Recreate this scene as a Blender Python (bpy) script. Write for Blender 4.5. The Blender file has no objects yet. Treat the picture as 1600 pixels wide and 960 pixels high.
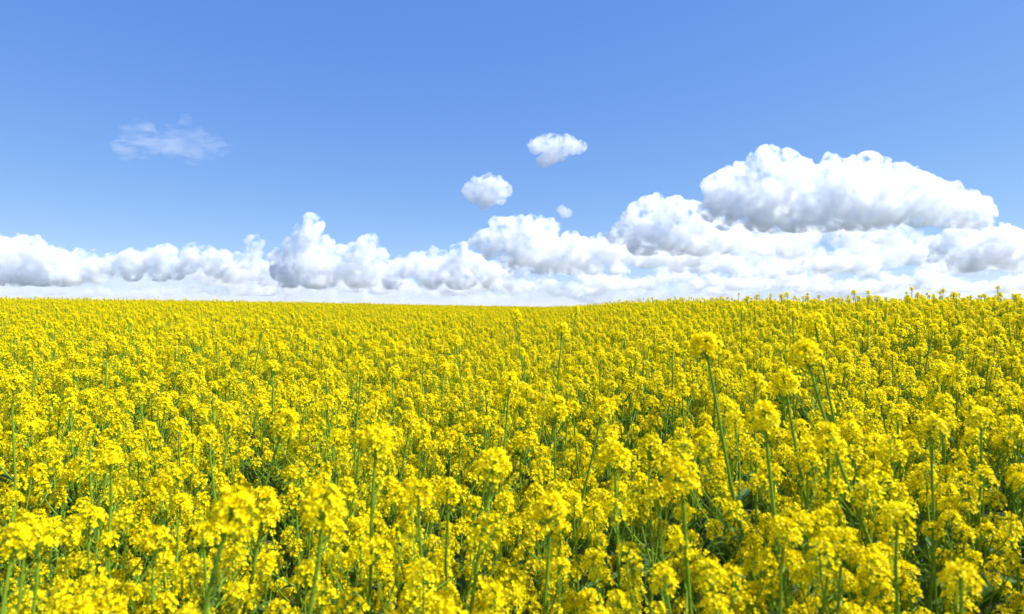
import bpy, bmesh, math, random
import numpy as np
from mathutils import Vector, Matrix

# ------------------------------------------------------------------ camera, sky, sun, exposure
S = bpy.context.scene
EYE = 1.80          # metres above the soil under the camera
F = 1005.0          # focal length in pixels of the 1600 wide picture
camd = bpy.data.cameras.new('camera'); cam = bpy.data.objects.new('camera', camd)
S.collection.objects.link(cam); S.camera = cam
cam.location = (0, 0, EYE); cam.rotation_euler = (math.radians(90), 0, 0)
camd.sensor_width = 36; camd.lens = 36 * F / 1600; camd.clip_start = 0.05; camd.clip_end = 90000
camd.dof.use_dof = True; camd.dof.focus_distance = 5.5; camd.dof.aperture_fstop = 4.0

AZ = math.radians(95); EL = math.radians(50)
w = bpy.data.worlds.new('World'); S.world = w; w.use_nodes = True
nt = w.node_tree; bg = nt.nodes['Background']
sky = nt.nodes.new('ShaderNodeTexSky'); sky.sky_type = 'NISHITA'; sky.sun_disc = False
sky.sun_elevation = EL; sky.sun_rotation = AZ
sky.altitude = 3000; sky.air_density = 0.75; sky.dust_density = 0.0; sky.ozone_density = 3.0
sep = nt.nodes.new('ShaderNodeSeparateColor'); com = nt.nodes.new('ShaderNodeCombineColor')   # camera-like response of the sky colour
nt.links.new(sky.outputs[0], sep.inputs[0]); nt.links.new(com.outputs[0], bg.inputs[0])
for i, (k_, p_) in enumerate(((1.30, .86), (1.90, .61), (4.45, .24))):
    pw = nt.nodes.new('ShaderNodeMath'); pw.operation = 'POWER'; pw.inputs[1].default_value = p_
    ml = nt.nodes.new('ShaderNodeMath'); ml.operation = 'MULTIPLY'; ml.inputs[1].default_value = k_
    nt.links.new(sep.outputs[i], pw.inputs[0]); nt.links.new(pw.outputs[0], ml.inputs[0]); nt.links.new(ml.outputs[0], com.inputs[i])
bg.inputs[1].default_value = 0.080
sl = bpy.data.lights.new('sun', 'SUN'); sl.energy = 5.0; sl.angle = math.radians(0.53); sl.color = (1, 0.98, 0.94)
so = bpy.data.objects.new('sun', sl); S.collection.objects.link(so)
SUN = Vector((math.cos(EL) * math.sin(AZ), math.cos(EL) * math.cos(AZ), math.sin(EL)))
so.rotation_euler = SUN.to_track_quat('Z', 'Y').to_euler()
vs = S.view_settings; vs.view_transform = 'Standard'; vs.look = 'None'; vs.gamma = 1; vs.exposure = 0.85
try: vs.use_curve_mapping = False
except Exception: pass
S.cycles.use_denoising = True
S.cycles.max_bounces = 40; S.cycles.volume_bounces = 40
S.cycles.diffuse_bounces = 5; S.cycles.glossy_bounces = 3; S.cycles.transmission_bounces = 6; S.cycles.transparent_max_bounces = 12
S.cycles.volume_max_steps = 256

# ------------------------------------------------------------------ helpers
def tag(o, label=None, cat=None, group=None, kind=None):
    if label: o['label'] = label
    if cat: o['category'] = cat
    if group: o['group'] = group
    if kind: o['kind'] = kind
    return o

def link(o): S.collection.objects.link(o); return o

def new_mat(name):
    m = bpy.data.materials.new(name); m.use_nodes = True; n = m.node_tree; n.nodes.clear()
    return m, n, n.nodes.new('ShaderNodeOutputMaterial')

# ------------------------------------------------------------------ materials
def petal_mat(name, c1, c2, trans, c3=None):
    m, n, out = new_mat(name)
    geo = n.nodes.new('ShaderNodeNewGeometry'); oi = n.nodes.new('ShaderNodeObjectInfo')
    mx = n.nodes.new('ShaderNodeMix'); mx.data_type = 'RGBA'
    mx.inputs[6].default_value = c1; mx.inputs[7].default_value = c2
    ad = n.nodes.new('ShaderNodeMath'); ad.operation = 'MULTIPLY_ADD'; ad.inputs[1].default_value = 0.7
    sc = n.nodes.new('ShaderNodeMath'); sc.operation = 'MULTIPLY'; sc.inputs[1].default_value = 0.3
    n.links.new(geo.outputs['Random Per Island'], ad.inputs[0]); n.links.new(oi.outputs['Random'], sc.inputs[0])
    n.links.new(sc.outputs[0], ad.inputs[2]); n.links.new(ad.outputs[0], mx.inputs[0])
    p = n.nodes.new('ShaderNodeBsdfPrincipled'); p.inputs['Roughness'].default_value = 0.55
    p.inputs['Specular IOR Level'].default_value = 0.15
    t = n.nodes.new('ShaderNodeBsdfTranslucent'); ms = n.nodes.new('ShaderNodeMixShader'); ms.inputs[0].default_value = trans
    n.links.new(mx.outputs[2], p.inputs['Base Color']); n.links.new(mx.outputs[2], t.inputs['Color'])
    n.links.new(p.outputs[0], ms.inputs[1]); n.links.new(t.outputs[0], ms.inputs[2]); n.links.new(ms.outputs[0], out.inputs[0])
    return m
M_PETAL = petal_mat('petal_yellow', (0.985, 0.87, 0.002, 1), (0.975, 0.735, 0.002, 1), 0.50)
M_BUD = petal_mat('bud_green_yellow', (0.42, 0.46, 0.02, 1), (0.62, 0.52, 0.01, 1), 0.2)
M_STEM = petal_mat('stem_green', (0.15, 0.27, 0.018, 1), (0.24, 0.38, 0.03, 1), 0.15)
M_LEAF = petal_mat('leaf_green', (0.06, 0.13, 0.025, 1), (0.11, 0.20, 0.035, 1), 0.3)
MATS = [M_PETAL, M_BUD, M_STEM, M_LEAF]

# ------------------------------------------------------------------ terrain
TAB = [(-900, 470, 46), (0, 470.5, 48), (288, 472, 48), (500, 474.5, 55), (700, 478.5, 65), (850, 480.8, 70), (905, 479, 48),
       (965, 475, 30), (1050, 471.5, 20), (1312, 471, 13.5), (1600, 470, 12), (2600, 470, 11)]
CAN = 0.45      # eye height above the canopy top
def _hr(row, r):
    v = (row - 480.0) / F; k = CAN / r ** 2; R = (0.9 / r - v) / (2 * k); return k * R * R, R
AZT = np.array([math.atan2(p - 800, F) for p, _, _ in TAB]); HR = np.array([_hr(a, b) for _, a, b in TAB])
RT = np.array([c for _, _, c in TAB], float)
def ground_z(x, y):
    x = np.asarray(x, float); y = np.asarray(y, float)
    az = np.arctan2(x, y); r = np.hypot(x, y)
    H = np.interp(az, AZT, HR[:, 0]); R = np.interp(az, AZT, HR[:, 1])
    fade = np.clip((2.2 - np.abs(az)) / 0.9, 0, 1)       # level ground behind the camera
    t = r / R; z = H * (2 * t - t * t)
    tb = 1 + 0.03 * R / (2 * H) ; zb = H * (2 * tb - tb * tb)     # slope limit behind the crest
    z = np.where(t > tb, zb - 0.03 * (r - tb * R), z)
    z = np.maximum(z, -16.0) * fade
    return z + 0.03 * np.sin(x * 0.9 + 1.3) * np.sin(y * 0.7) * np.clip(r / 6, 0, 1)

def build_ground():
    rad = [0.0] + list(np.geomspace(0.4, 30000, 120)); na = 180
    V = [(0, 0, 0)]; Fc = []
    for r in rad[1:]:
        a = np.linspace(-math.pi, math.pi, na, endpoint=False); x = r * np.sin(a); y = r * np.cos(a); z = ground_z(x, y)
        V += list(zip(x.tolist(), y.tolist(), z.tolist()))
    for j in range(na): Fc.append((0, 1 + j, 1 + (j + 1) % na))
    for i in range(len(rad) - 2):
        a0 = 1 + i * na; b0 = a0 + na
        for j in range(na): k = (j + 1) % na; Fc.append((a0 + j, b0 + j, b0 + k, a0 + k))
    me = bpy.data.meshes.new('ground'); me.from_pydata(V, [], Fc); me.update()
    for p in me.polygons: p.use_smooth = True
    m, n, out = new_mat('soil_with_green_growth')
    tc = n.nodes.new('ShaderNodeTexCoord'); nz = n.nodes.new('ShaderNodeTexNoise'); nz.inputs['Scale'].default_value = 9; nz.inputs['Detail'].default_value = 6
    cr = n.nodes.new('ShaderNodeValToRGB'); cr.color_ramp.elements[0].position = .4; cr.color_ramp.elements[1].position = .6
    cr.color_ramp.elements[0].color = (0.05, 0.09, 0.02, 1); cr.color_ramp.elements[1].color = (0.09, 0.065, 0.04, 1)
    p = n.nodes.new('ShaderNodeBsdfPrincipled'); p.inputs['Roughness'].default_value = 0.95
    n.links.new(tc.outputs['Object'], nz.inputs[0]); n.links.new(nz.outputs[0], cr.inputs[0]); n.links.new(cr.outputs[0], p.inputs['Base Color']); n.links.new(p.outputs[0], out.inputs[0])
    me.materials.append(m); o = link(bpy.data.objects.new('ground', me)); tag(o, kind='structure')
build_ground()

# ------------------------------------------------------------------ clouds
def cloud_mat(dens, noise=0.0, nscale=1.0, s=1.0, soft=.13, stretch=(1, 1, 1), detail=6):
    m, n, out = new_mat('cloud_vapour')
    v = n.nodes.new('ShaderNodeVolumePrincipled'); v.inputs['Color'].default_value = (0.955, 0.965, 0.982, 1)
    v.inputs['Density'].default_value = dens; v.inputs['Anisotropy'].default_value = 0.15
    if noise > 0:
        tc = n.nodes.new('ShaderNodeTexCoord'); nz = n.nodes.new('ShaderNodeTexNoise')
        nz.inputs['Scale'].default_value = 1.0 / (nscale * s); nz.inputs['Detail'].default_value = detail; nz.inputs['Roughness'].default_value = .66
        mr = n.nodes.new('ShaderNodeMapRange'); mr.inputs[1].default_value = noise; mr.inputs[2].default_value = noise + soft
        mr.inputs[3].default_value = 0; mr.inputs[4].default_value = dens
        mp = n.nodes.new('ShaderNodeMapping'); mp.inputs['Scale'].default_value = stretch
        n.links.new(tc.outputs['Object'], mp.inputs[0]); n.links.new(mp.outputs[0], nz.inputs[0]); n.links.new(nz.outputs[0], mr.inputs[0]); n.links.new(mr.outputs[0], v.inputs['Density'])
    n.links.new(v.outputs[0], out.inputs['Volume'])
    return m

_bm = bmesh.new(); bmesh.ops.create_icosphere(_bm, subdivisions=2, radius=1)
IV = np.array([x.co[:] for x in _bm.verts]); IF = np.array([[a.index for a in p.verts] for p in _bm.faces]); _bm.free()
def cloud(lumps, d, base, label, voxel=1.8, dens=.2, seed=0, depth=.5, flat=.16, amp=1.0, noise=0.455, nscale=17, kids=12, step=1.0, gk=7, tilt=0.0, sq=1.0, below=-.15, soft=.13, stretch=(1, 1, 1), detail=6):
    rnd = random.Random(seed); sp = []; s = d / F
    for (px, py, r) in lumps:
        R = r * s
        c = np.array([(px - 800) * s, d + rnd.uniform(-1, 1) * depth * R * 2, EYE + (480 - py) * s]); R *= 1.2; sp.append((c, R * .92))
        for i in range(kids):
            a = rnd.uniform(0, 6.283); z = rnd.uniform(below, 1); q = math.sqrt(max(0, 1 - z * z)); n = np.array([q * math.cos(a), q * math.sin(a), z])
            r1 = R * rnd.uniform(.25, .45); c1 = c + n * (R * .97 - r1 * .6); sp.append((c1, r1))
            for j in range(gk):
                a2 = rnd.uniform(0, 6.283); z2 = rnd.uniform(-.6, 1); q2 = math.sqrt(max(0, 1 - z2 * z2)); n2 = np.array([q2 * math.cos(a2), q2 * math.sin(a2), z2])
                r2 = r1 * rnd.uniform(.25, .45); sp.append((c1 + n2 * (r1 * .97 - r2 * .4), r2))
    V = []; Fc = []; k = 0
    for c, r in sp:
        q = IV * r; q[:, 2] *= sq; V.append(q + c); Fc.append(IF + k); k += len(IV)
    V = np.concatenate(V); Fc = np.concatenate(Fc)
    cx = np.mean([l[0] for l in lumps])
    zb = EYE + (480 - base) * s + tilt * (V[:, 0] - (cx - 800) * s)
    lo = V[:, 2] < zb; V[lo, 2] = zb[lo] + (V[lo, 2] - zb[lo]) * flat
    org = V.mean(axis=0); V = V - org
    me = bpy.data.meshes.new('cloud'); me.from_pydata(V.tolist(), [], Fc.tolist())
    o = link(bpy.data.objects.new('cloud', me)); o.location = org.tolist()
    r = o.modifiers.new('union', 'REMESH'); r.mode = 'VOXEL'; r.voxel_size = voxel * s; r.use_smooth_shade = True
    for (sz, st) in ((16, 4.0), (6, 3.0), (2.5, 1.3)):
        t = bpy.data.textures.new('billow', 'CLOUDS'); t.noise_scale = sz * s; t.noise_depth = 2
        m = o.modifiers.new('billow', 'DISPLACE'); m.texture = t; m.strength = st * s * amp; m.mid_level = .5; m.texture_coords = 'GLOBAL'
    mt = cloud_mat(dens / s, noise, nscale, s, soft, stretch, detail); me.materials.append(mt)
    if noise > 0:
        try: mt.cycles.volume_step_rate = step
        except Exception: pass
    return tag(o, label, 'cloud', 'white clouds in the blue sky')

cloud([(1190,264,26),(1162,284,28),(1128,290,24),(1110,300,16),(1225,275,28),(1260,282,30),(1300,285,32),(1350,286,36),(1400,300,40),(1440,318,36),(1490,326,34),(1530,340,28),
       (1140,318,34),(1180,320,40),(1220,322,40),(1260,320,40),(1310,318,42),(1370,325,42),(1180,345,22),(1240,345,20),(1115,325,20),(1130,345,16),(1290,350,20),(1340,352,20)],
      4000, 362, 'largest and highest white cumulus cloud, grey underside, upper right above the field', seed=1, tilt=0.03, dens=.13)
cloud([(1025,325,22),(1000,345,24),(1050,340,25),(1082,342,22),(1110,358,25),(985,362,20),(1010,375,30),(1060,375,30),(1100,380,25),(1130,375,22),(1165,385,20),(1195,390,15),(965,372,14),(1230,392,12)],
      5000, 398, 'white heaped cloud just left of and below the largest cloud', seed=2, dens=.13)
cloud([(803,360,20),(785,363,22),(838,363,22),(858,362,20),(752,374,12),(768,385,22),(820,388,28),(862,388,26),(893,392,22),(925,388,18),(940,380,14),(900,410,25),(930,420,18),(965,425,16),(850,412,25),(800,405,20),(960,400,16),(740,384,10)],
      5500, 428, 'bright twin topped cumulus in the middle of the cloud bank', seed=3, dens=.13)
cloud([(650,415,15),(678,412,14),(630,424,16),(705,408,12),(722,396,16),(738,412,18),(670,435,22),(720,435,25),(612,440,16),(690,425,20),(765,430,20),(780,420,14)],
      6000, 452, 'low white cloud with small crisp puffs left of the twin topped cumulus', seed=4, dens=.14)
cloud([(488,350,15),(470,366,15),(492,370,18),(506,384,16),(456,388,14),(480,395,22),(515,400,16),(532,396,14),(577,384,16),(556,394,13),(590,400,14),(432,404,13),(445,425,26),(500,425,35),(560,425,30),(600,425,14)],
      5200, 450, 'tall tower topped cumulus in the left half of the sky', seed=5, dens=.13)
cloud([(395,380,13),(395,398,13),(398,415,14),(415,420,12)], 5600, 432, 'narrow upright cloud turret left of the tall tower topped cumulus', seed=6, dens=.12)
cloud([(300,396,14),(320,400,17),(345,404,14),(370,408,13),(290,410,18),(330,418,18),(362,428,14),(350,446,12),(390,448,8),(260,402,20),(235,408,20),(210,414,20),(180,418,18),(240,424,18),(270,420,18),(200,428,14)],
      5800, 440, 'rounded white cloud rising above the field at the left edge', seed=7, dens=.14)
cloud([(150,424,20),(120,416,24),(85,412,24),(60,402,26),(30,398,26),(0,400,30),(-30,402,30),(-60,415,30),(120,436,20),(90,436,22),(50,430,26),(20,430,26),(-20,430,28)], 6000, 446, 'broad pale cloud far out to the left beyond the tall tower topped cumulus', seed=17, dens=.14)
cloud([(1420,400,18),(1460,390,20),(1500,380,26),(1540,384,28),(1590,390,30),(1640,390,30),(1520,405,28)], 5200, 424, 'heaped cloud low at the right beyond the largest cloud', seed=18, dens=.13)
# small drifting clouds
cloud([(836,232,11),(850,224,13),(868,222,13),(886,226,13),(904,234,10),(860,238,15),(850,250,11),(872,238,15),(888,236,12),(862,252,9)], 3200, 262,
      'small thin white cloud highest in the middle of the sky', seed=8, dens=.09, voxel=1.3, amp=1.2, noise=.40, nscale=12, flat=.8, soft=.2, detail=4)
cloud([(763,282,10),(750,293,14),(775,294,15),(790,298,11),(732,299,11),(762,306,18),(758,319,11),(780,310,12),(742,306,12)], 3600, 330,
      'small ragged star shaped cloud just left of the middle of the sky', seed=9, dens=.10, voxel=1.3, amp=1.2, noise=.40, nscale=12, flat=.8, soft=.2, detail=4)
cloud([(878,328,7),(888,332,7),(880,335,6)], 4200, 345, 'tiny faint puff above the twin topped cumulus', seed=10, dens=.05, voxel=1.2, noise=.36, nscale=8, flat=.8)
cloud([(290,205,14),(305,215,16),(325,225,16),(345,232,12),(360,232,7),(300,240,18),(325,246,10),(270,225,22),(230,225,26),(290,188,9),(200,235,18)], 3000, 268,
      'thin translucent wisp of cloud at the upper left', seed=11, dens=.012, voxel=1.4, amp=1.5, noise=.42, nscale=22, flat=.8, depth=.3, soft=.22, stretch=(.4, .6, 1.8), detail=2)
# low layered banks near the horizon
def bank(x0, x1, row, thick, d, base, label, seed, dens=.10):
    rnd = random.Random(seed); L = []; x = x0
    while x < x1:
        r = thick * rnd.uniform(.5, 1.3); L.append((x, row + (rnd.uniform(-.6, .5) + .45 * math.sin(x * .031 + seed)) * thick, r)); x += r * rnd.uniform(.45, .8)
    return cloud(L, d, base, label, seed=seed, dens=dens, kids=8, gk=5, sq=.62, noise=.44, voxel=1.9, depth=1.0)
bank(930, 1680, 404, 26, 10500, 436, 'wide soft grey white cloud layer behind the heaped clouds at the right', 31, .05)
bank(960, 1130, 402, 17, 6800, 416, 'pale shaded cloud shelf under the heaped cloud left of the largest cloud', 32, .10)
bank(1085, 1440, 378, 24, 6400, 408, 'white cloud shelf just under the dark base of the largest cloud', 33, .06)
bank(330, 620, 424, 20, 8800, 446, 'soft shaded cloud mass behind the foot of the tall tower topped cumulus', 34, .07)
bank(640, 930, 424, 18, 8600, 446, 'soft shaded cloud mass behind the foot of the twin topped cumulus', 35, .07)
bank(1050, 1360, 420, 15, 7500, 434, 'long low white cloud bank under the heaped clouds at the right', 21, .12)
bank(930, 1200, 442, 13, 8200, 452, 'flat pale bank of cloud close above the yellow field right of centre', 22, .10)
bank(1130, 1640, 447, 13, 8600, 457, 'flat pale bank of cloud close above the yellow field at the far right', 23, .10)
bank(700, 980, 450, 13, 9000, 462, 'low pale cloud strip close above the dip of the field horizon', 24, .09)
bank(560, 820, 452, 13, 9400, 463, 'low pale cloud strip just above the field left of the dip', 25, .09)
bank(330, 640, 446, 16, 9800, 462, 'soft grey white cloud strip under the tall tower topped cumulus', 26, .08)
bank(-60, 360, 458, 8, 10200, 466, 'thin white cloud strip on the field horizon at the left', 27, .08)

bank(420, 1340, 462, 15, 11000, 478, 'pale hazy cloud sheet resting on the field horizon in the middle', 41, .035)
bank(1250, 1760, 458, 16, 11500, 478, 'pale hazy cloud sheet resting on the field horizon at the far right', 42, .03)
bank(-120, 470, 464, 10, 11200, 478, 'thin hazy cloud sheet resting on the field horizon at the far left', 43, .025)
bank(80, 420, 436, 15, 9100, 452, 'faint shaded cloud mass under the rounded cloud at the left edge', 44, .04)

# ------------------------------------------------------------------ rapeseed plants
class G:
    def __init__(s): s.v = []; s.f = []; s.m = []
    def add(s, vs_, fs, mi):
        k = len(s.v); s.v += vs_
        for f in fs: s.f.append(tuple(i + k for i in f)); s.m.append(mi)
    def ext(s, o):
        k = len(s.v); s.v += o.v; s.f += [tuple(i + k for i in f) for f in o.f]; s.m += o.m
    def mesh(s, name):
        me = bpy.data.meshes.new(name); me.from_pydata([tuple(a) for a in s.v], [], s.f); me.update()
        used = sorted(set(s.m)); mp = {u: i for i, u in enumerate(used)}
        for u in used: me.materials.append(MATS[u])
        me.polygons.foreach_set('material_index', [mp[i] for i in s.m]); return me
    def mesh_all(s, name):
        me = bpy.data.meshes.new(name); me.from_pydata([tuple(a) for a in s.v], [], s.f); me.update()
        for u in MATS: me.materials.append(u)
        me.polygons.foreach_set('material_index', s.m); return me

def frame(n):
    n = n.normalized(); a = Vector((0, 0, 1)) if abs(n.z) < .9 else Vector((1, 0, 0))
    u = n.cross(a).normalized(); return u, n.cross(u), n

def tube(g, pts, rad, sides=5, mi=2):
    vs_ = []; fs = []
    for i, p in enumerate(pts):
        t = (pts[min(i + 1, len(pts) - 1)] - pts[max(i - 1, 0)])
        u, v, _ = frame(t); 
        for k in range(sides):
            a = 6.2832 * k / sides; vs_.append(p + (u * math.cos(a) + v * math.sin(a)) * rad[i])
    for i in range(len(pts) - 1):
        for k in range(sides): fs.append((i * sides + k, i * sides + (k + 1) % sides, (i + 1) * sides + (k + 1) % sides, (i + 1) * sides + k))
    g.add(vs_, fs, mi)

def flower(g, p, n, L, rnd, closed=0.0):
    u, v, n = frame(n); a0 = rnd.uniform(0, 6.28)
    for q in range(4):
        a = a0 + q * 1.5708 + rnd.uniform(-.18, .18); d = u * math.cos(a) + v * math.sin(a); s = n.cross(d)
        l = L * rnd.uniform(.85, 1.12); wd = l * rnd.uniform(.40, .50); up = rnd.uniform(.05, .4) + closed
        b = p + d * l * .06
        m_ = p + d * l * .42 + n * l * (.22 + up * .2); o_ = p + d * l * (.82 - closed * .25) + n * l * (.25 + up * .55); t_ = p + d * l * (1.0 - closed * .35) + n * l * (.18 + up * .75)
        c_ = o_ - n * l * .07
        g.add([b, m_ - s * wd * .62, m_ + s * wd * .62, o_ - s * wd, c_, o_ + s * wd, t_ - s * wd * .45, t_ + s * wd * .45],
              [(0, 1, 4), (0, 4, 2), (1, 3, 4), (4, 5, 2), (3, 6, 4), (6, 7, 4), (7, 5, 4)], 0)

def bud(g, p, n, r, mi=1):
    u, v, n = frame(n)
    g.add([p - n * r, p + u * r * .6, p + v * r * .6, p - u * r * .6, p - v * r * .6, p + n * r * 1.5],
          [(0, 2, 1), (0, 3, 2), (0, 4, 3), (0, 1, 4), (1, 2, 5), (2, 3, 5), (3, 4, 5), (4, 1, 5)], mi)

def raceme(g, top, axis, size, rnd, nf=30, pods=5):
    """domed raceme: buds at the tip, open flowers round and below them, young pods lowest; size = overall width"""
    u, v, n = frame(axis); R = size / 2; Lp = .0088 * (size / .07) ** .5
    for i in range(17):
        a = i * 2.4; rr = R * .17 * math.sqrt(i / 12); p = top + (u * math.cos(a) + v * math.sin(a)) * rr * 1.6 - n * (rr * .8)
        bud(g, p, n + (u * math.cos(a) + v * math.sin(a)) * .5, .0029 + .0008 * rnd.random())
    H = size * rnd.uniform(.55, .95)
    for i in range(nf):
        t = (i + .5) / nf; a = i * 2.39996 + rnd.uniform(-.3, .3); rad = (u * math.cos(a) + v * math.sin(a))
        zoff = -H * (t ** 1.35) + rnd.uniform(-.06, .06) * H
        out = R * (.30 + .55 * math.sin(min(1, t * 1.15) * 1.75)) * rnd.uniform(.62, 1.2)
        base = top + n * (zoff - R * .32); tip = top + rad * out + n * (zoff + R * .18 + rnd.uniform(-.1, .12) * R)
        nn = (rad * (.45 + .8 * t) + n * (1.0 - .75 * t) + Vector((rnd.uniform(-.35, .35), rnd.uniform(-.35, .35), rnd.uniform(-.2, .35)))).normalized()
        tube(g, [base, base.lerp(tip, .6) + n * .001, tip], [.0008, .0007, .0008], 3, 2)
        flower(g, tip, nn, Lp * rnd.uniform(.85, 1.15), rnd, closed=.35 * rnd.random() if t > .2 else .5)
    for i in range(pods):
        a = rnd.uniform(0, 6.28); rad = (u * math.cos(a) + v * math.sin(a)); b = top - n * (H + R * .3 + i * .012)
        m1 = b + rad * .016 + n * .008; tube(g, [b, m1, m1 + rad * .010 + n * .030], [.0008, .0014, .0005], 3, 2)

def leaf(g, p, d, L, W, rnd):
    d = d.normalized(); s = d.cross(Vector((0, 0, 1))).normalized(); vs_ = []; fs = []; N = 5; droop = rnd.uniform(.2, .8)
    for i in range(N + 1):
        t = i / N; c = p + d * L * t + Vector((0, 0, 1)) * L * (.25 * t - droop * t * t); wv = W * math.sin(math.pi * (t * .82 + .14)) * .5
        lift = Vector((0, 0, wv * rnd.uniform(.3, .6))); vs_ += [c - s * wv + lift, c, c + s * wv + lift]
    for i in range(N): a = i * 3; fs += [(a, a + 1, a + 4, a + 3), (a + 1, a + 2, a + 5, a + 4)]
    g.add(vs_, fs, 3)

def bez(a, b, c, d, n):
    r = []
    for i in range(n + 1):
        t = i / n; r.append(a * (1 - t) ** 3 + b * 3 * t * (1 - t) ** 2 + c * 3 * t * t * (1 - t) + d * t ** 3)
    return r

def plant_parts(rnd, H=1.35, lean=(0, 0), head=.065, nb=6, nf=30, stem_r=.004, low=None, bdrop=(.06, .30), spread=(.07, .2), curve=(0, 0)):
    """returns [(kind, G, [children])] in plant coordinates (root at the origin)"""
    lx, ly = lean; top = Vector((lx, ly, H))
    P = bez(Vector((0, 0, -.03)), Vector((lx * .15, ly * .15, H * .35)), Vector((lx * .75 + curve[0], ly * .75 + curve[1], H * .72)), top, 12)
    wob = rnd.uniform(0, 6)
    for i in range(1, 12): P[i] += Vector((math.sin(i * 1.3 + wob), math.cos(i * 1.7 + wob), 0)) * .0035
    st = G(); tube(st, P, [stem_r * (1.7 - 1.05 * i / 12) for i in range(13)], 6)
    ax = (P[-1] - P[-2]).normalized(); hd = G(); raceme(hd, top, (ax + Vector((0, 0, .6))), head, rnd, nf, 11)
    parts = [('stem', st, []), ('flower_head', hd, [])]
    a0 = rnd.uniform(0, 6.28)
    for b in range(nb):
        a = a0 + b * 2.4 + rnd.uniform(-.4, .4); drop = rnd.uniform(*bdrop); sp = rnd.uniform(*spread)
        hz = max(H - drop, .35); node_z = max(hz - rnd.uniform(.22, .42), .12); f = node_z / H; k = min(11, max(0, f * 12)); p0 = P[int(k)].lerp(P[int(k) + 1], k - int(k))
        o = Vector((math.cos(a), math.sin(a), 0)); tp = Vector((lx * hz / H, ly * hz / H, hz)) + o * sp
        Q = bez(p0, p0 + o * sp * .55 + Vector((0, 0, (hz - p0.z) * .25)), tp - Vector((0, 0, (hz - p0.z) * .4)) + o * .01, tp, 7)
        bg_ = G(); tube(bg_, Q, [.0026 - .0012 * i / 7 for i in range(8)], 4)
        if rnd.random() < .8: leaf(bg_, p0, o + Vector((0, 0, .3)), rnd.uniform(.05, .10), rnd.uniform(.015, .028), rnd)
        hg = G(); raceme(hg, tp, (Q[-1] - Q[-2]).normalized() + Vector((0, 0, .5)), head * rnd.uniform(.72, 1.0), rnd, int(min(nf, 36) * rnd.uniform(.6, .9)), 3)
        parts.append(('branch', bg_, [('flower_head', hg)]))
    for b in range(4):
        z = rnd.uniform(.15, .62) * H; k = z / H * 12; p0 = P[int(k)].lerp(P[min(12, int(k) + 1)], k - int(k)); a = rnd.uniform(0, 6.28)
        lg = G(); leaf(lg, p0, Vector((math.cos(a), math.sin(a), .5)), rnd.uniform(.12, .2), rnd.uniform(.04, .07), rnd); parts.append(('leaf', lg, []))
    return parts

def make_plant(parts, loc, rz=0, scale=1.0):
    root = link(bpy.data.objects.new('rapeseed_plant', None)); root.empty_display_size = .05
    root.location = loc; root.rotation_euler = (0, 0, rz); root.scale = (scale,) * 3
    for kind, g, kids in parts:
        o = link(bpy.data.objects.new(kind, g.mesh(kind))); o.parent = root
        for kk, kg in kids:
            c = link(bpy.data.objects.new(kk, kg.mesh(kk))); c.parent = o
    return root

def copy_plant(src):
    r = link(src.copy())
    for ch in src.children:
        c = link(ch.copy()); c.parent = r
        for g2 in ch.children:
            d = link(g2.copy()); d.parent = c
    return r

# --- the conspicuous tall plants: head centre (picture x, y), head width in picture pixels, second point on the stem, wording
HERO = [
 (1100, 548, 48, (1150, 762), 'tallest foreground rapeseed plant, long curved bare green stalk leaning left, lone round yellow head'),
 (1256, 560, 50, (1286, 640), 'tall rapeseed plant at the right with a broad ragged yellow head near the right side'),
 (1272, 509, 34, (1280, 545), 'rapeseed plant with the highest yellow head near the right side, short dark stalk under it'),
 (1226, 602, 42, (1238, 672), 'rapeseed plant whose head sits just below and left of the broad ragged head'),
 (1194, 660, 56, (1212, 800), 'large yellow headed rapeseed plant on a straight stalk, right of the tall curved stalk'),
 (958, 720, 52, (964, 815), 'dome headed rapeseed plant in the lower middle, like a thick yellow cap'),
 (868, 640, 38, (868, 760), 'rapeseed plant with a compact round head near the centre of the field picture'),
 (590, 694, 54, (582, 820), 'large rapeseed plant left of centre with an upright pale green stalk'),
 (772, 736, 58, (757, 822), 'blurred broad rapeseed head just left of the lower middle'),
 (505, 798, 70, (498, 850), 'very near blurred rapeseed head at the bottom left of centre'),
 (368, 806, 74, (350, 860), 'very near blurred rapeseed head at the bottom left corner of the field'),
 (414, 792, 52, (408, 822), 'near rapeseed head in the bottom left between two larger blurred heads'),
 (450, 664, 42, (428, 722), 'leaning rapeseed plant with a full head in the left part of the field'),
 (878, 518, 25, (868, 615), 'slender rapeseed plant with a long straight bare stalk, head high in the centre'),
 (805, 494, 19, (809, 520), 'small rapeseed plant rising near the dip in the horizon'),
 (941, 640, 34, (918, 738), 'thick dark green stalked rapeseed plant leaning right in the middle'),
 (1062, 750, 60, (1070, 822), 'blurred wide rapeseed plant right of the dome headed one'),
 (1292, 690, 52, (1296, 770), 'rapeseed plant near the right side below the broad ragged head, several loose yellow clusters'),
 (860, 806, 60, (858, 850), 'near rapeseed head at the bottom edge in the middle'),
 (438, 548, 22, (400, 645), 'rapeseed plant with a long thin slanting stalk in the left part'),
 (901, 484, 12, (890, 545), 'thin rapeseed stalk poking up to the horizon right of the dip'),
 (563, 574, 30, (559, 655), 'round headed rapeseed plant in the left middle with a dark stalk'),
 (712, 535, 20, (720, 590), 'rapeseed plant with a dark thick stalk between the dip and the left middle'),
 (412, 510, 20, (404, 545), 'small headed rapeseed plant sticking up near the left horizon'),
 (795, 600, 34, (790, 660), 'full headed rapeseed plant just left of the centre of the field'),
 (640, 660, 30, (622, 760), 'rapeseed plant with two thin upright stalks left of the middle'),
]
hero_xy = []
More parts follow.
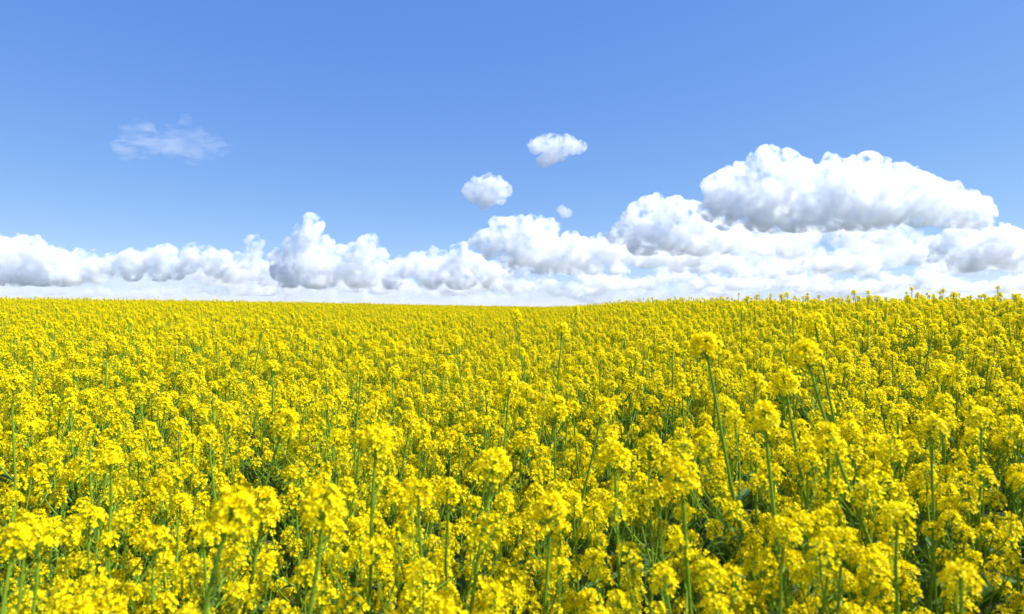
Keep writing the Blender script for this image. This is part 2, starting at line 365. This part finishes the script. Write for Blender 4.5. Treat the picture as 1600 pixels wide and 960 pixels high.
for i, (px, py, wpx, (qx, qy), lab) in enumerate(HERO):
    rnd = random.Random(500 + i); size = .078 if wpx > 30 else .07
    d = size * F / wpx
    tp = Vector(((px - 800) * d / F, d, EYE + (480 - (py - wpx * .38)) * d / F))
    g0 = float(ground_z(tp.x, tp.y)); H = tp.z - g0
    slope = (qx - px) / max(1.0, (qy - py)); H_ = H
    dx = slope * H * .8; dx = max(-.5, min(.5, dx))      # root offset along x
    rx = tp.x + dx; ry = tp.y + rnd.uniform(-.05, .08); gz = float(ground_z(rx, ry)); H = tp.z - gz
    parts = plant_parts(rnd, H=H, lean=(tp.x - rx, tp.y - ry), head=size, nb=5, nf=(95 if i == 0 else 64) if wpx > 30 else 48, stem_r=.0050 if wpx > 30 else .0042,
                        bdrop=(.18, .42), spread=(.07, .18), curve=(0, 0))
    r = make_plant(parts, (rx, ry, gz))
    tag(r, lab, 'plant', 'rapeseed plants with yellow flowers'); hero_xy.append((rx, ry))

# --- variants of the ordinary plant
NV = 9; VAR = []
for i in range(NV):
    rnd = random.Random(40 + i)
    VAR.append(plant_parts(rnd, H=rnd.uniform(1.25, 1.42) + (0 if i % 3 else .03), lean=(rnd.uniform(-.15, .15), rnd.uniform(-.15, .15)), head=rnd.uniform(.052, .070), nb=rnd.choice([10, 11, 12]), nf=rnd.choice([32, 36, 40]), bdrop=(.03, .30) if i % 3 else (.13, .38)))

rnd = random.Random(7); rng = np.random.default_rng(11)
def scatter(r0, r1, dens, az0, az1):
    c = 1 / math.sqrt(dens); n = int(r1 / c) + 1
    gx, gy = np.meshgrid(np.arange(-n, n + 1), np.arange(-n, n + 1)); x = (gx.ravel() + rng.uniform(-.5, .5, gx.size)) * c; y = (gy.ravel() + rng.uniform(-.5, .5, gx.size)) * c
    r = np.hypot(x, y); a = np.arctan2(x, y); k = (r >= r0) & (r < r1) & (a > az0) & (a < az1)
    return x[k], y[k], r[k], a[k]
DENS = 30
x, y, r, a = scatter(.62, 6.5, DENS, -math.pi, math.pi)
edge = math.atan(800 / F)
vis = np.abs(a) < edge + .12 / r + .02
order = np.argsort(r + np.where(vis, 0, 100)); near = order[:274]; rest = order[274:]
RN = float(r[near].max())
protos = []
GRP = 'rapeseed plants with yellow flowers'
LAB = 'yellow flowering rapeseed plant, one of many alike crowding the near field'
for j, idx in enumerate(near):
    vi = j % NV
    if j < NV: o = make_plant(VAR[vi], (0, 0, 0)); protos.append(o)
    else: o = copy_plant(protos[vi])
    o.location = (float(x[idx]), float(y[idx]), float(ground_z(x[idx], y[idx])))
    s = rnd.uniform(.82, 1.05); yy = max(.2, float(y[idx])); sx = 800 + F * float(x[idx]) / yy
    for (hx, hy, hw, (qx, qy), _) in HERO:
        if hw < 34: continue
        hd_ = .078 * F / hw; band = 26 + .13 * F / yy
        if yy < hd_ and min(hx, qx) - band < sx < max(hx, qx) + band:
            lim = EYE - (min(qy, 800) - 480) / F * yy + .03 - float(o.location.z); s = min(s, max(.6, lim / 1.36))
    o.scale = (s, s, s * 1.0); o.rotation_euler = (rnd.uniform(-.05, .05), rnd.uniform(-.05, .05), rnd.uniform(0, 6.28))
    tag(o, LAB, 'plant', GRP)

# --- the rest of the crop: one mass
col = bpy.data.collections.new('rapeseed variants')
for i, pr in enumerate(VAR):
    g = G()
    for kind, pg, kids in pr:
        g.ext(pg)
        for _, kg in kids: g.ext(kg)
    col.objects.link(bpy.data.objects.new('rapeseed_mass_plant', g.mesh_all('rapeseed_mass_plant')))
pts = [np.stack([x[rest], y[rest]], 1)]
def keep(x, y, r, a):
    Rt = np.interp(a, AZT, RT); k = r < Rt * 1.6 + 8
    return np.stack([x[k], y[k]], 1)
pts.append(keep(*scatter(6.5, 32, DENS, -1.0, 1.0)))
pts.append(keep(*scatter(32, 125, 14, -.85, .85)))
pts.append(keep(*scatter(6.5, 12, DENS * .6, 1.0, 1.9))); pts.append(keep(*scatter(6.5, 12, DENS * .6, -1.9, -1.0)))
P = np.concatenate(pts); Z = ground_z(P[:, 0], P[:, 1])
print('mass plants', len(P), 'near radius', RN)
me = bpy.data.meshes.new('rapeseed_crop'); me.from_pydata(np.column_stack([P, Z]).tolist(), [], [])
crop = link(bpy.data.objects.new('rapeseed_crop', me))
tag(crop, 'dense yellow flowering rapeseed crop stretching back to the horizon', 'crop', None, 'stuff')
ng = bpy.data.node_groups.new('scatter_plants', 'GeometryNodeTree')
ng.interface.new_socket('Geometry', in_out='INPUT', socket_type='NodeSocketGeometry'); ng.interface.new_socket('Geometry', in_out='OUTPUT', socket_type='NodeSocketGeometry')
N = ng.nodes; Lk = ng.links
gi = N.new('NodeGroupInput'); go = N.new('NodeGroupOutput'); ip = N.new('GeometryNodeInstanceOnPoints'); ci = N.new('GeometryNodeCollectionInfo')
ci.inputs['Collection'].default_value = col; ci.inputs['Separate Children'].default_value = True; ci.inputs['Reset Children'].default_value = True
rr = N.new('FunctionNodeRandomValue'); rr.data_type = 'FLOAT_VECTOR'; rr.inputs[0].default_value = (-.1, -.1, 0); rr.inputs[1].default_value = (.1, .1, 6.283)
rs = N.new('FunctionNodeRandomValue'); rs.data_type = 'FLOAT'; rs.inputs[2].default_value = .80; rs.inputs[3].default_value = 1.07; rs.inputs['Seed'].default_value = 5
ri = N.new('FunctionNodeRandomValue'); ri.data_type = 'INT'; ri.inputs[4].default_value = 0; ri.inputs[5].default_value = NV - 1; ri.inputs['Seed'].default_value = 9
Lk.new(gi.outputs[0], ip.inputs['Points']); Lk.new(ci.outputs[0], ip.inputs['Instance']); ip.inputs['Pick Instance'].default_value = True
Lk.new(ri.outputs[2], ip.inputs['Instance Index']); Lk.new(rr.outputs[0], ip.inputs['Rotation']); Lk.new(rs.outputs[1], ip.inputs['Scale']); Lk.new(ip.outputs[0], go.inputs[0])
md = crop.modifiers.new('scatter', 'NODES'); md.node_group = ng
